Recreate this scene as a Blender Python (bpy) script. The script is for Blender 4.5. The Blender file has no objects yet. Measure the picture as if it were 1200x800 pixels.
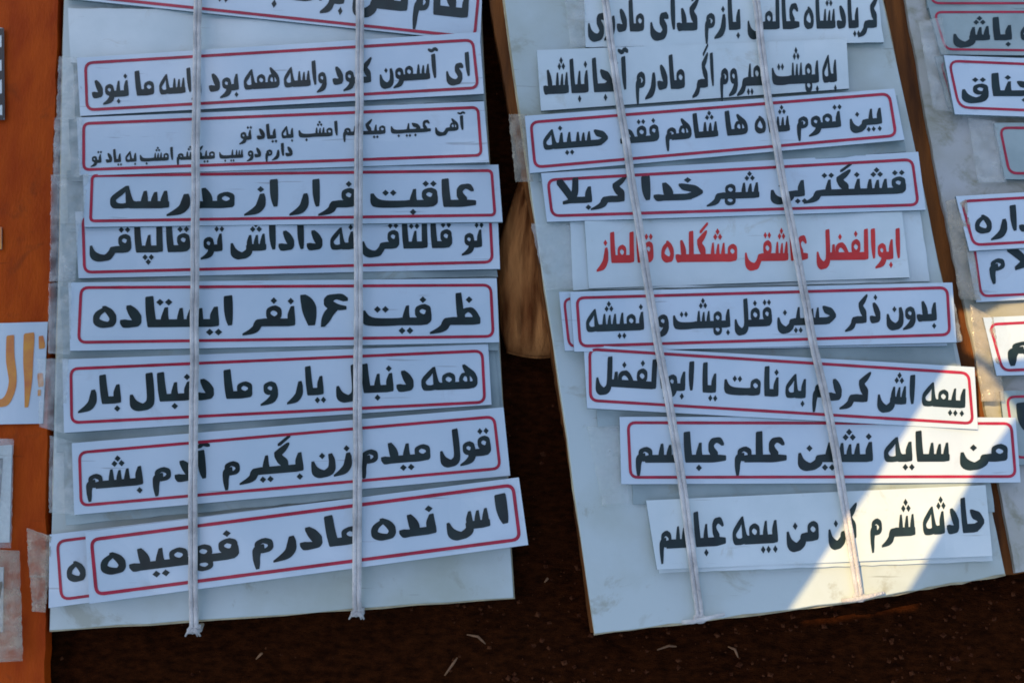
import bpy, math, random
from mathutils import Vector, Matrix, geometry, noise
random.seed(7)
sc = bpy.context.scene
C = sc.collection
R = math.radians

# ------------------------------------------------------------ camera, sky, sun, exposure
CAM = Vector((0.0, -0.22, 0.90)); TILT = R(13.7); FPX = 1287.0
cd = bpy.data.cameras.new('camera'); cam = bpy.data.objects.new('camera', cd); C.objects.link(cam)
cam.location = CAM; cam.rotation_euler = (TILT, 0, 0)
cd.sensor_width = 36; cd.lens = 36 * FPX / 1200; cd.clip_start = .01; cd.clip_end = 100
cd.dof.use_dof = True; cd.dof.focus_distance = .86; cd.dof.aperture_fstop = 11
sc.camera = cam
SUN_EL, SUN_AZ = R(60), R(158)        # azimuth: direction (from +x, anticlockwise) the sun stands in
SUN = Vector((math.cos(SUN_EL) * math.cos(SUN_AZ), math.cos(SUN_EL) * math.sin(SUN_AZ), math.sin(SUN_EL)))
w = bpy.data.worlds.new('World'); sc.world = w; w.use_nodes = True
nt = w.node_tree; sky = nt.nodes.new('ShaderNodeTexSky'); sky.sky_type = 'NISHITA'; sky.sun_disc = False
sky.sun_elevation = SUN_EL; sky.sun_rotation = math.pi / 2 - SUN_AZ
sky.dust_density = 1.4; sky.ozone_density = 1.0
bg = nt.nodes['Background']; nt.links.new(sky.outputs[0], bg.inputs[0]); bg.inputs[1].default_value = .15
sl = bpy.data.lights.new('sun', 'SUN'); so = bpy.data.objects.new('sun', sl); C.objects.link(so)
sl.energy = 3.1; sl.angle = R(.30); sl.color = (1, .69, .30)
so.rotation_euler = (-SUN).to_track_quat('-Z', 'Y').to_euler()
sc.view_settings.view_transform = 'Standard'; sc.view_settings.look = 'None'
sc.view_settings.exposure = 0.62; sc.view_settings.gamma = 1
sc.cycles.filter_width = 1.7
ROT = Matrix.Rotation(TILT, 3, 'X')

def U(px, py, z=0.0):
    """point of the level z seen at the photograph's (1200 x 800) position"""
    d = ROT @ Vector(((px - 600) / FPX, (400 - py) / FPX, -1))
    t = (z - CAM.z) / d.z
    return CAM + d * t

# ------------------------------------------------------------ materials
def mat(name, col, rough=.5, var=.06, vscale=30, bump=0, bscale=400, col2=None, lo=.35, hi=.65, coat=0, spec=.5, stretch=None, detail=5):
    m = bpy.data.materials.new(name); m.use_nodes = True
    t = m.node_tree; b = t.nodes['Principled BSDF']
    b.inputs['Roughness'].default_value = rough
    b.inputs['Specular IOR Level'].default_value = spec
    if coat: b.inputs['Coat Weight'].default_value = coat; b.inputs['Coat Roughness'].default_value = .15
    tc = t.nodes.new('ShaderNodeTexCoord'); src = tc.outputs['Object']
    if stretch:
        mp = t.nodes.new('ShaderNodeMapping'); mp.inputs['Scale'].default_value = stretch
        mp.inputs['Rotation'].default_value = (0, 0, R(8))
        t.links.new(src, mp.inputs[0]); src = mp.outputs[0]
    n = t.nodes.new('ShaderNodeTexNoise'); n.inputs['Scale'].default_value = vscale; n.inputs['Detail'].default_value = detail
    t.links.new(src, n.inputs[0])
    cr = t.nodes.new('ShaderNodeValToRGB'); cr.color_ramp.elements[0].position = lo; cr.color_ramp.elements[1].position = hi
    c1 = col; c2 = col2 or tuple(max(0, c * (1 - 2 * var)) for c in col)
    cr.color_ramp.elements[0].color = (*c2, 1); cr.color_ramp.elements[1].color = (*c1, 1)
    t.links.new(n.outputs[0], cr.inputs[0]); t.links.new(cr.outputs[0], b.inputs['Base Color'])
    if bump:
        n2 = t.nodes.new('ShaderNodeTexNoise'); n2.inputs['Scale'].default_value = bscale; n2.inputs['Detail'].default_value = 4
        t.links.new(src, n2.inputs[0])
        bp = t.nodes.new('ShaderNodeBump'); bp.inputs['Strength'].default_value = bump; bp.inputs['Distance'].default_value = .002
        t.links.new(n2.outputs[0], bp.inputs['Height']); t.links.new(bp.outputs[0], b.inputs['Normal'])
    return m

M = {}
M['paper'] = mat('sticker_paper', (.64, .72, .75), .36, .05, 16, .2, 60, coat=.5, col2=(.56, .66, .70), detail=7)
M['pile_edge_shade'] = mat('pile_edge_shade', (.20, .27, .28), .7, .3, 900)  # sheet edges coloured dark to draw the shadow lines under stickers
M['oldpaper_shaded'] = mat('aged_shaded_paper', (.42, .50, .47), .5, .1, 18, .2, 90, col2=(.27, .34, .32))  # old lower sheets, darkened further for the shadow under the stickers
M['plain'] = mat('plain_paper', (.70, .77, .74), .42, .05, 25, .2, 70, col2=(.62, .70, .67), coat=.3, detail=7)
M['board'] = mat('board_white', (.55, .62, .58), .45, .09, 11, .25, 60, col2=(.42, .46, .37), detail=10, lo=.3, hi=.56)
M['board3'] = mat('board_white_dusty', (.50, .50, .46), .55, .14, 16, .3, 60, col2=(.38, .37, .28), detail=9)
M['edge'] = mat('board_cut_edge', (.60, .50, .30), .7, .2, 60, .3, 300)
M['wood'] = mat('brown_wood', (.27, .088, .018), .7, .2, 8, .4, 120, col2=(.06, .022, .008), stretch=(9, 1, 1), spec=.12, lo=.3, hi=.72)
M['orange'] = mat('orange_paint', (.53, .080, .004), .6, .14, 22, .3, 200, col2=(.36, .042, .002), stretch=(3, 1, 1), lo=.3, hi=.7, spec=.1, detail=8)
M['ink'] = mat('dark_green_ink', (.010, .028, .026), .4, .25, 60)
M['red'] = mat('red_ink', (.72, .030, .022), .4, .12, 60)
M['line'] = mat('crimson_line', (.50, .018, .05), .4, .15, 60)
M['tan'] = mat('ochre_ink', (.75, .33, .05), .5, .2, 60, col2=(.62, .18, .05))
M['black'] = mat('black_ink', (.012, .012, .014), .4, .1, 60)
M['cord'] = mat('white_cord', (.80, .75, .68), .7, .2, 60, .8, 700, detail=8)
M['cloth'] = mat('tan_cloth', (.48, .19, .055), .9, .2, 9, .8, 60, col2=(.14, .038, .008), stretch=(9, 1.6, 4), lo=.36, hi=.66, spec=.1, detail=8)
M['straw'] = mat('straw', (.26, .12, .045), .6, .2, 200)
M['soil'] = mat('dark_soil', (.052, .014, .004), .95, .3, 120, 1.0, 420, col2=(.014, .0045, .0018), spec=.0, detail=12, lo=.3, hi=.75, stretch=(1, 2.2, 1))
M['crumb'] = mat('soil_crumb', (.11, .038, .016), .9, .3, 300, spec=.0, col2=(.04, .012, .006))
M['tarp'] = mat('tarpaulin', (.08, .12, .2), .7, .1, 10)

def film(name, col, alpha, rough=.2):
    m = bpy.data.materials.new(name); m.use_nodes = True; t = m.node_tree
    b = t.nodes['Principled BSDF']; b.inputs['Base Color'].default_value = (*col, 1); b.inputs['Roughness'].default_value = rough
    tc = t.nodes.new('ShaderNodeTexCoord'); n = t.nodes.new('ShaderNodeTexNoise'); n.inputs['Scale'].default_value = 70; n.inputs['Detail'].default_value = 6
    t.links.new(tc.outputs['Object'], n.inputs[0])
    mr = t.nodes.new('ShaderNodeMapRange'); mr.inputs[1].default_value = .35; mr.inputs[2].default_value = .68
    mr.inputs[3].default_value = alpha * .45; mr.inputs[4].default_value = min(1, alpha * 1.7)
    t.links.new(n.outputs[0], mr.inputs[0]); t.links.new(mr.outputs[0], b.inputs['Alpha'])
    bp = t.nodes.new('ShaderNodeBump'); bp.inputs['Strength'].default_value = .7; bp.inputs['Distance'].default_value = .002
    t.links.new(n.outputs[0], bp.inputs['Height']); t.links.new(bp.outputs[0], b.inputs['Normal'])
    return m
def stained(m, col, sc1=26, lo=.56, hi=.66, amt=.75, scr=True):
    t = m.node_tree; b = t.nodes['Principled BSDF']; src = b.inputs['Base Color'].links[0].from_socket
    tc = t.nodes.new('ShaderNodeTexCoord')
    n = t.nodes.new('ShaderNodeTexNoise'); n.inputs['Scale'].default_value = sc1; n.inputs['Detail'].default_value = 9; n.inputs['Roughness'].default_value = .68; n.inputs['Distortion'].default_value = .6
    t.links.new(tc.outputs['Object'], n.inputs[0])
    mr = t.nodes.new('ShaderNodeMapRange'); mr.inputs[1].default_value = lo; mr.inputs[2].default_value = hi; mr.inputs[4].default_value = amt
    t.links.new(n.outputs[0], mr.inputs[0])
    mx = t.nodes.new('ShaderNodeMix'); mx.data_type = 'RGBA'; mx.inputs[7].default_value = (*col, 1)
    t.links.new(mr.outputs[0], mx.inputs[0]); t.links.new(src, mx.inputs[6]); out = mx.outputs[2]
    if scr:
        mp = t.nodes.new('ShaderNodeMapping'); mp.inputs['Rotation'].default_value = (0, 0, .6); mp.inputs['Scale'].default_value = (14, 260, 20)
        t.links.new(tc.outputs['Object'], mp.inputs[0])
        n2 = t.nodes.new('ShaderNodeTexNoise'); n2.inputs['Scale'].default_value = 1; n2.inputs['Detail'].default_value = 3; t.links.new(mp.outputs[0], n2.inputs[0])
        m2 = t.nodes.new('ShaderNodeMapRange'); m2.inputs[1].default_value = .70; m2.inputs[2].default_value = .74; m2.inputs[4].default_value = .6
        t.links.new(n2.outputs[0], m2.inputs[0])
        mx2 = t.nodes.new('ShaderNodeMix'); mx2.data_type = 'RGBA'; mx2.inputs[7].default_value = (*[c * .6 for c in col], 1)
        t.links.new(m2.outputs[0], mx2.inputs[0]); t.links.new(out, mx2.inputs[6]); out = mx2.outputs[2]
    t.links.new(out, b.inputs['Base Color'])
stained(M['board'], (.36, .37, .28)); stained(M['board3'], (.27, .26, .17), 34, .5, .64, .8)
stained(M['plain'], (.50, .50, .40), 40, .6, .7, .5); stained(M['paper'], (.50, .54, .55), 30, .6, .72, .5)
stained(M['orange'], (.24, .04, .006), 30, .56, .68, .6); stained(M['oldpaper_shaded'], (.30, .30, .22), 40, .55, .68, .6, False)
M['tape'] = film('clear_tape', (.74, .76, .70), .20, .08)
M['sleeve'] = film('clear_sleeve', (.58, .50, .36), .32, .1)

# ------------------------------------------------------------ object helpers
def mesh(name, verts, faces, m, parent=None, smooth=False):
    me = bpy.data.meshes.new(name); me.from_pydata([tuple(v) for v in verts], [], faces); me.materials.append(m); me.update()
    if smooth:
        for p in me.polygons: p.use_smooth = True
    o = bpy.data.objects.new(name, me); C.objects.link(o)
    if parent: o.parent = parent
    return o
def empty(name):
    o = bpy.data.objects.new(name, None); C.objects.link(o); o.empty_display_size = .02; return o
def tag(o, label=None, cat=None, group=None, kind=None):
    if label: o['label'] = label
    if cat: o['category'] = cat
    if group: o['group'] = group
    if kind: o['kind'] = kind
    return o

def lerp(a, b, t): return (a[0] + (b[0] - a[0]) * t, a[1] + (b[1] - a[1]) * t)

class Surf:
    """gently warped sheet at level h over the photograph-frame quad TL,TR,BR,BL"""
    def __init__(s, quad, h, amp=.0006, seed=0, curl=None):
        s.q = quad; s.h = h; s.a = amp; s.seed = seed; s.curl = curl or (0, 0, 0, 0)
        TL, TR, BR, BL = quad
        s.ex = Vector((TR[0] - TL[0], TR[1] - TL[1])); s.ey = Vector((BL[0] - TL[0], BL[1] - TL[1]))
        s.det = s.ex.x * s.ey.y - s.ex.y * s.ey.x
    def st(s, x, y):
        dx, dy = x - s.q[0][0], y - s.q[0][1]
        return ((dx * s.ey.y - dy * s.ey.x) / s.det, (s.ex.x * dy - s.ex.y * dx) / s.det)
    def P(s, x, y, dz=0):
        u, v = s.st(x, y)
        z = s.a * noise.noise(Vector((x * .013 + s.seed * 9.1, y * .013, s.seed * 3.3))) * 2
        z += s.a * .5 * math.sin(u * 9 + s.seed) 
        cu = max(0, min(1, u)); cv = max(0, min(1, v))
        for k, (a, b) in enumerate(((0, 0), (1, 0), (1, 1), (0, 1))):
            wx = 1 - abs(cu - a); wy = 1 - abs(cv - b)
            z += s.curl[k] * max(0, wx - .86) / .14 * max(0, wy - .3) / .7
        return U(x, y, s.h + z + dz)

def sheet(name, surf, thick, m, parent=None, nx=36, ny=5, rag=0, side='pile_edge_shade'):
    TL, TR, BR, BL = surf.q; top = []; rnd = random.Random(int(surf.seed * 77) + 5)
    for j in range(ny + 1):
        for i in range(nx + 1):
            a = lerp(TL, TR, i / nx); b = lerp(BL, BR, i / nx); p = lerp(a, b, j / ny)
            if rag and (i in (0, nx) or j in (0, ny)): p = (p[0] + rnd.uniform(-rag, rag), p[1] + rnd.uniform(-rag, rag))
            top.append(surf.P(*p))
    n = len(top); v = top + [p - Vector((0, 0, thick)) for p in top]; f = []
    W = nx + 1
    for j in range(ny):
        for i in range(nx):
            a = j * W + i; f.append((a, a + W, a + W + 1, a + 1)); f.append((n + a, n + a + 1, n + a + W + 1, n + a + W))
    rim = [i for i in range(W)] + [j * W + nx for j in range(1, ny + 1)] + [ny * W + i for i in range(nx - 1, -1, -1)] + [j * W for j in range(ny - 1, 0, -1)]
    for k in range(len(rim)):
        a, b = rim[k], rim[(k + 1) % len(rim)]; f.append((a, b, n + b, n + a))
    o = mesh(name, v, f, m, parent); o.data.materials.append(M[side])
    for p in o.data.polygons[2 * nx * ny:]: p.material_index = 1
    return o

def border(surf, q, m, parent, wd=3.4, r=9, openings=()):
    """printed line with rounded corners; q = TL,TR,BR,BL of the line"""
    pts = []
    for k in range(4):
        p = Vector(q[k]); a = Vector(q[(k - 1) % 4]); b = Vector(q[(k + 1) % 4])
        da = (a - p).normalized() * r; db = (b - p).normalized() * r
        for i in range(6):
            t = i / 5; pts.append((p + da) * (1 - t) ** 2 + p * 2 * t * (1 - t) + (p + db) * t * t)
    full = []
    for i in range(len(pts)):
        a, b = pts[i], pts[(i + 1) % len(pts)]; n = max(1, int((b - a).length / 12))
        for k in range(n): full.append(a.lerp(b, k / n))
    n = len(full); v = []
    for i in range(n):
        d = (full[(i + 1) % n] - full[i - 1]).normalized(); nn = Vector((-d.y, d.x)) * wd / 2
        nn *= 1 + .12 * noise.noise(Vector((i * .7, surf.seed, 0)))
        for s in (1, -1): v.append(surf.P(*(full[i] + nn * s), .0003))
    f = [(2 * i, 2 * i + 1, (2 * i + 3) % (2 * n), (2 * i + 2) % (2 * n)) for i in range(n)]
    return mesh('border', v, f, m, parent)

# ------------------------------------------------------------ lettering: broad-nib strokes, swept and merged
NIB = [(-.120, -.09), (-.100, -.128), (.095, -.102), (.120, -.062), (.120, .09), (.100, .128), (-.095, .102), (-.120, .062)]
def hull(ps):
    ps = sorted(set(ps)); lo = []; up = []
    for p in ps:
        while len(lo) > 1 and (lo[-1][0] - lo[-2][0]) * (p[1] - lo[-2][1]) - (lo[-1][1] - lo[-2][1]) * (p[0] - lo[-2][0]) <= 0: lo.pop()
        lo.append(p)
    for p in reversed(ps):
        while len(up) > 1 and (up[-1][0] - up[-2][0]) * (p[1] - up[-2][1]) - (up[-1][1] - up[-2][1]) * (p[0] - up[-2][0]) <= 0: up.pop()
        up.append(p)
    return lo[:-1] + up[:-1]
def spline(pts, n=4):
    pts = [(p + (1,))[:3] if len(p) == 2 else p for p in pts]
    if len(pts) < 3: return pts
    out = []
    for i in range(len(pts) - 1):
        p0 = pts[max(i - 1, 0)]; p1 = pts[i]; p2 = pts[i + 1]; p3 = pts[min(i + 2, len(pts) - 1)]
        for k in range(n):
            t = k / n
            out.append(tuple(.5 * (2 * b + (c - a) * t + (2 * a - 5 * b + 4 * c - d) * t * t + (3 * b - a - 3 * c + d) * t ** 3) for a, b, c, d in zip(p0, p1, p2, p3)))
    out.append(pts[-1]); return out
def loop(cu, cy, r, s=.62, ry=None):
    ry = (ry or r) + .02; r += .03; s *= .92; cy += .01
    return [(cu + r * math.sin(a), cy + ry * math.cos(a), s) for a in [k * math.pi / 3 for k in range(7)]]
B = .13
BASE = lambda w: [(-.04, B), (w + .04, B)]
# rasm[form] = (width, [paths]); u runs leftwards from the letter's right edge, y up, alef height 1
G = {}
G['alef'] = {'i': (.32, [[(.15, .90, 1), (.14, .6, 1), (.12, .3, .8), (.10, .10, .5)]]),
             'f': (.38, [[(-.04, B), (.16, B)], [(.23, .90, .95), (.21, .5, 1), (.17, B, 1)]])}
G['beh'] = {'i': (1.30, [[(.14, .46, .6), (.12, .26, .9), (.22, B, 1), (.5, .11, 1), (.9, .12, 1), (1.12, .2, .95), (1.20, .44, .45)]]),
            'f': (1.20, [[(-.04, B), (.3, .11), (.8, .12), (1.02, .2, .95), (1.10, .44, .45)]]),
            'n': (.38, [[(.11, .60, .5), (.15, .34, .95), (.14, B, 1)], [(.14, B), (.42, B)]]),
            'm': (.38, [BASE(.38), [(.15, .60, .42), (.19, .3, .8), (.19, B)]])}
G['noon'] = {'i': (.86, [[(.14, .46, .6), (.10, .2, .9), (.16, -.04, 1), (.42, -.16, 1), (.68, -.04, .95), (.75, .26, .4)]]),
             'f': (.90, [[(-.04, B), (.12, .12), (.18, -.02), (.45, -.16, 1), (.72, -.04, .95), (.79, .26, .4)]])}
G['jeem'] = {'n': (.74, [[(.60, .62, .4), (.46, .52, .85), (.26, .45, .9), (.06, .30, .6)], [(.06, .30, .6), (.26, .20, .9), (.44, B, 1)], [(.4, B), (.78, B)]]),
             'm': (.80, [BASE(.80), [(.66, .62, .4), (.52, .52, .85), (.32, .45, .9), (.12, .30, .6)], [(.12, .30, .6), (.3, .2, .9), (.4, B, 1)]])}
G['dal'] = {'i': (.62, [[(.36, .66, .55), (.24, .48, .95), (.13, .27, 1), (.2, B, .95), (.42, .12, .95), (.53, .19, .6)]]),
            'f': (.60, [[(-.04, B), (.2, B)], [(.30, .66, .5), (.22, .42, .95), (.18, .2, 1), (.26, B, 1), (.42, .12, .95), (.53, .19, .6)]])}
G['reh'] = {'i': (.52, [[(.12, .44, .6), (.13, .22, 1), (.2, .02, 1), (.36, -.13, .85), (.62, -.24, .3)]]),
            'f': (.56, [[(-.04, B), (.12, .13), (.20, .06, 1), (.26, -.06, .9), (.42, -.17, .7), (.66, -.25, .3)]])}
SEENBOWL = lambda a: [(a - .03, .54, .4), (a, .3, .8), (a, .1, .9), (a + .06, -.06, 1), (a + .32, -.18, 1), (a + .58, -.05, .95), (a + .66, .25, .4)]
G['seen'] = {'n': (.92, [[(.12, B), (.96, B)], [(.10, .58, .38), (.13, .3, .8), (.14, B, .9)], [(.37, .54, .36), (.40, .3, .72), (.41, B, .8)], [(.65, .58, .38), (.67, .3, .75), (.68, B, .8)]]),
             'm': (.94, [BASE(.94), [(.14, .57, .38), (.17, .3, .75), (.18, B, .9)], [(.41, .54, .36), (.44, .3, .7), (.44, B, .8)], [(.68, .58, .38), (.70, .3, .72), (.70, B, .8)]]),
             'i': (1.36, [[(.12, B), (.64, B)], [(.10, .58, .38), (.13, .3, .8), (.14, B, .9)], [(.35, .54, .36), (.38, .3, .7), (.38, B, .8)], SEENBOWL(.63)])}
G['sad'] = {'m': (1.06, [BASE(1.06), [(.14, .16, .7), (.30, .40, .6), (.52, .50, .65), (.72, .38, .7), (.70, .16, .7)], [(.92, .45, .6), (.92, B, .9)]])}
G['tah'] = {'n': (.84, [[(.12, B), (.9, B)], [(.10, .16, .8), (.20, .40, .6), (.36, .50, .6), (.54, .38, .65), (.54, .16, .7)], [(.66, .96, .75), (.62, .5, .85), (.58, B, .8)]]),
            'f': (.86, [[(-.04, B), (.72, B, .9)], [(.12, .16, .8), (.22, .40, .6), (.40, .50, .6), (.58, .38, .65), (.6, .16, .7)], [(.66, .96, .75), (.62, .5, .85), (.6, B, .8)]])}
G['ain'] = {'n': (.68, [[(.06, .60, .4), (.18, .72, .65), (.34, .72, .75), (.45, .60, .75), (.44, .42, .8), (.32, .26, .8)], [(.03, .14, .75), (.3, B, 1), (.72, B)]])}
G['feh'] = {'n': (.60, [loop(.28, .44, .15), [(.12, .40, .7), (.14, .22, .95), (.26, B, 1)], [(.24, B), (.64, B)]]),
            'm': (.66, [BASE(.66), loop(.33, .42, .16), ]),
            'i': (1.2, [loop(.28, .44, .15)])}
G['qaf'] = {'i': (.90, [loop(.25, .30, .15), [(.09, .26, .7), (.10, .06, .9), (.20, -.10, 1), (.46, -.18, 1), (.72, -.04, .95), (.79, .26, .4)], ])}
G['waw'] = {'i': (.52, [loop(.26, .30, .14), [(.10, .28, .75), (.11, .10, .95), (.20, -.06, .95), (.36, -.17, .7), (.58, -.25, .3)]]),
            'f': (.56, [[(-.04, B), (.2, B)], loop(.28, .30, .14), [(.12, .26, .75), (.14, .08, .95), (.22, -.06, .95), (.38, -.17, .7), (.62, -.25, .3)]])}
G['meem'] = {'n': (.58, [loop(.28, .33, .15, .58), [(.14, .2, .8), (.22, B, 1), (.62, B)]]),
             'm': (.58, [BASE(.58), loop(.29, .35, .15, .56)]),
             'i': (.62, [loop(.27, .30, .15, .62), [(.36, .26, .8), (.46, .18, .9), (.50, .0, .8), (.50, -.2, .65), (.50, -.38, .4)]]),
             'f': (.66, [[(-.04, B), (.2, B)], loop(.30, .27, .15, .60), [(.40, .22, .8), (.50, .14, .9), (.54, .0, .8), (.54, -.2, .65), (.54, -.38, .4)]])}
G['heh'] = {'n': (.74, [[(.48, .80, .4), (.36, .64, .7), (.16, .48, .65), (.09, .26, .7), (.20, B, .85), (.46, .13, .75), (.60, .30, .55), (.50, .50, .5), (.34, .46, .42), (.33, .2, .4)], [(.24, B), (.80, B)]]),
            'm': (.66, [BASE(.66), loop(.32, .36, .14, .55), loop(.34, -.06, .15, .55, .13)]),
            'f': (.74, [[(-.04, B), (.12, .15, .9), (.18, .36, .7), (.22, .76, .4)], [(.22, .76, .4), (.40, .56, .64), (.60, .34, .62), (.56, .12, .7), (.34, .09, .75), (.12, B, .9)]]),
            'i': (.68, [[(.36, .66, .4), (.20, .50, .68), (.11, .30, .75), (.18, .12, .75), (.38, .10, .78), (.57, .22, .7), (.53, .44, .65), (.34, .60, .5)]])}
KAF = lambda o: [[(.06 + o, .98, .4), (.22 + o, .82, .75), (.42 + o, .66, .85)], [(.42 + o, .66, .85), (.34 + o, .48, .9), (.22 + o, .34, .95), (.22 + o, B, 1)]]
G['kaf'] = {'n': (.62, KAF(0) + [[(.22, B), (.66, B)]]), 'm': (.64, KAF(.02) + [BASE(.64)])}
G['lam'] = {'n': (.40, [[(.16, .90, .95), (.16, .5, 1), (.15, B, 1)], [(.15, B), (.44, B)]]),
            'm': (.40, [BASE(.40), [(.20, .90, .95), (.20, .5, 1), (.19, B, 1)]]),
            'i': (.84, [[(.15, .90, .95), (.13, .5, 1), (.13, .1, 1), (.2, -.08, 1), (.42, -.17, 1), (.66, -.05, .95), (.73, .24, .4)]]),
            'f': (.86, [[(-.04, B), (.15, B)], [(.19, .90, .95), (.17, .5, 1), (.17, .1, 1), (.24, -.08, 1), (.46, -.17, 1), (.68, -.05, .95), (.75, .24, .4)]])}
G['lamalef'] = {'i': (.84, [[(.14, .92, .9), (.20, .5, .95), (.40, .2, .9), (.62, .04, .7)], [(.74, .84, .9), (.54, .56, .9), (.34, .22, .8), (.3, .1, .8)], [(.3, .09, .7), (.62, .04, .7)]]),
                'f': (.86, [[(-.04, B), (.24, B)], [(.22, .92, .9), (.24, .5, .95), (.32, .2, .9), (.30, B, .9)], [(.78, .86, .9), (.58, .56, .9), (.42, .28, .85), (.34, .1, .8)], [(.3, .12, .8), (.62, .04, .6)]])}
G['yeh'] = {'i': (1.04, [[(.06, .44, .5), (.20, .50, .8), (.34, .46, .9), (.40, .34, .8), (.28, .20, .9), (.20, .04, 1), (.34, -.14, 1), (.64, -.17, 1), (.88, -.04, .9), (.95, .24, .4)]]),
            'f': (1.06, [[(-.04, B), (.12, .12, 1), (.20, .0, .95), (.36, -.15, 1), (.66, -.17, 1), (.90, -.04, .9), (.97, .24, .4)]])}
G['one'] = {'i': (.42, [[(.30, .98, .4), (.24, .8, .8), (.19, .5, .95), (.16, .08, .5)]])}
G['six'] = {'i': (.76, [[(.10, .86, .5), (.24, .95, .7), (.42, .92, .8), (.48, .76, .8), (.34, .62, .75), (.14, .58, .55)], [(.34, .60, .8), (.46, .42, .85), (.54, .2, .75), (.60, .02, .4)]])}
# character: (rasm, rasm when joined onward, dots, joins onward)
D1u, D2u, D3u, D1d, D2d, D3d = 'a', 'b', 'c', 'd', 'e', 'f'
CH = {'ا': ('alef', None, '', 0), 'آ': ('alef', None, '~', 0), 'ب': ('beh', 'beh', 'd', 1), 'پ': ('beh', 'beh', 'f', 1), 'ت': ('beh', 'beh', 'b', 1),
      'ث': ('beh', 'beh', 'c', 1), 'ن': ('noon', 'beh', 'a', 1), 'ی': ('yeh', 'beh', 'e', 1), 'ج': ('jeem', 'jeem', 'd', 1), 'چ': ('jeem', 'jeem', 'f', 1),
      'ح': ('jeem', 'jeem', '', 1), 'خ': ('jeem', 'jeem', 'a', 1), 'د': ('dal', None, '', 0), 'ذ': ('dal', None, 'a', 0), 'ر': ('reh', None, '', 0),
      'ز': ('reh', None, 'a', 0), 'س': ('seen', 'seen', '', 1), 'ش': ('seen', 'seen', 'c', 1), 'ض': ('sad', 'sad', 'a', 1), 'ط': ('tah', 'tah', '', 1),
      'ظ': ('tah', 'tah', 'a', 1), 'ع': ('ain', 'ain', '', 1), 'ف': ('feh', 'feh', 'a', 1), 'ق': ('qaf', 'feh', 'b', 1), 'ک': ('kaf', 'kaf', '', 1),
      'گ': ('kaf', 'kaf', '/', 1), 'ل': ('lam', 'lam', '', 1), 'لا': ('lamalef', None, '', 0), 'م': ('meem', 'meem', '', 1), 'و': ('waw', None, '', 0),
      'ه': ('heh', 'heh', '', 1), '۱': ('one', None, '', 0), '۶': ('six', None, '', 0)}
DOTPOS = {'beh': {'n': .16, 'm': .20, 'i': .66, 'f': .56}, 'noon': {'i': .42, 'f': .46}, 'jeem': {'n': .40, 'm': .46}, 'dal': {'i': .26, 'f': .22},
          'reh': {'i': .16, 'f': .22}, 'seen': {'n': .40, 'm': .44, 'i': .38}, 'sad': {'m': .55}, 'tah': {'n': .34, 'f': .34}, 'feh': {'n': .28, 'm': .33},
          'qaf': {'i': .3}, 'yeh': {'i': .5, 'f': .5}}
TOPY = {'noon': .46, 'jeem': .80, 'dal': .90, 'reh': .66, 'seen': .80, 'sad': .76, 'tah': .76, 'feh': .84, 'qaf': .72}
def diamond(u, y, r=.105):
    return [(u - r, y), (u, y - r * 1.05), (u + r, y), (u, y + r * 1.05)]
def word_polys(word):
    """convex pieces of one word, u leftwards; returns (polys, width)"""
    seq = []; i = 0
    while i < len(word):
        if word[i:i + 2] == 'لا': seq.append('لا'); i += 2
        else: seq.append(word[i]); i += 1
    polys = []; x = 0; prev = False
    for k, ch in enumerate(seq):
        r0, r1, dots, joins = CH[ch]
        nxt = joins and k + 1 < len(seq) and seq[k + 1] not in '۱۶'
        form = ('m' if nxt else 'f') if prev else ('n' if nxt else 'i')
        ras = r1 if nxt else r0
        if form not in G[ras]: form = {'i': 'n', 'f': 'm', 'n': 'm', 'm': 'n'}[form]
        wd, paths = G[ras][form]
        jit = random.uniform(-.01, .01)
        for p in paths:
            pp = spline(p)
            for a, b in zip(pp, pp[1:]):
                polys.append(hull([(round(x + q[0] - n[0] * q[2], 5), round(q[1] + n[1] * q[2], 5)) for q in (a, b) for n in NIB]))
        if dots:
            du = DOTPOS.get(ras, {}).get(form, wd / 2) + x
            if dots in 'abc':
                y = TOPY.get(ras, .52 if form in 'if' else .74) + jit
                if ras == 'beh' and form in 'nm': y = .82 + jit
                if form == 'm' and ras == 'jeem': y = .8
                if ras == 'tah': y = .82
            else:
                y = -.17 if ras == 'beh' else (-.16 if ras == 'jeem' else -.2)
            if ras == 'yeh' and dots == 'e': pass
            elif dots in 'ad': polys.append(diamond(du, y))
            elif dots in 'be': polys += [diamond(du - .12, y), diamond(du + .12, y + .0)]
            elif dots == 'c': polys += [diamond(du - .12, y), diamond(du + .12, y), diamond(du, y + .17)]
            elif dots == 'f': polys += [diamond(du - .12, y), diamond(du + .12, y), diamond(du, y - .17)]
            elif dots == '~':
                pp = spline([(x - .10, 1.16, .4), (x + .06, 1.22, .5), (x + .2, 1.14, .5), (x + .40, 1.20, .35)])
                for a, b in zip(pp, pp[1:]): polys.append(hull([(q[0] - n[0] * q[2], q[1] + n[1] * q[2]) for q in (a, b) for n in NIB]))
            elif dots == '/':
                a, b = (x + .02, 1.24, .35), (x + .36, .98, .4)
                polys.append(hull([(q[0] - n[0] * q[2], q[1] + n[1] * q[2]) for q in (a, b) for n in NIB]))
        x += wd; prev = nxt
        if not nxt and k + 1 < len(seq): x += .06
    return polys, x
def merge(polys):
    v = []; f = []
    for p in polys:
        if len(p) < 3: continue
        f.append(list(range(len(v), len(v) + len(p)))); v += [Vector(q) for q in p]
    vo, eo, fo, ov, oe, of = geometry.delaunay_2d_cdt(v, [], f, 1, 1e-4)
    return vo, [t for t, src in zip(fo, of) if len(src)]        # a counter has no stroke over it and stays open
WCACHE = {}
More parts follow.
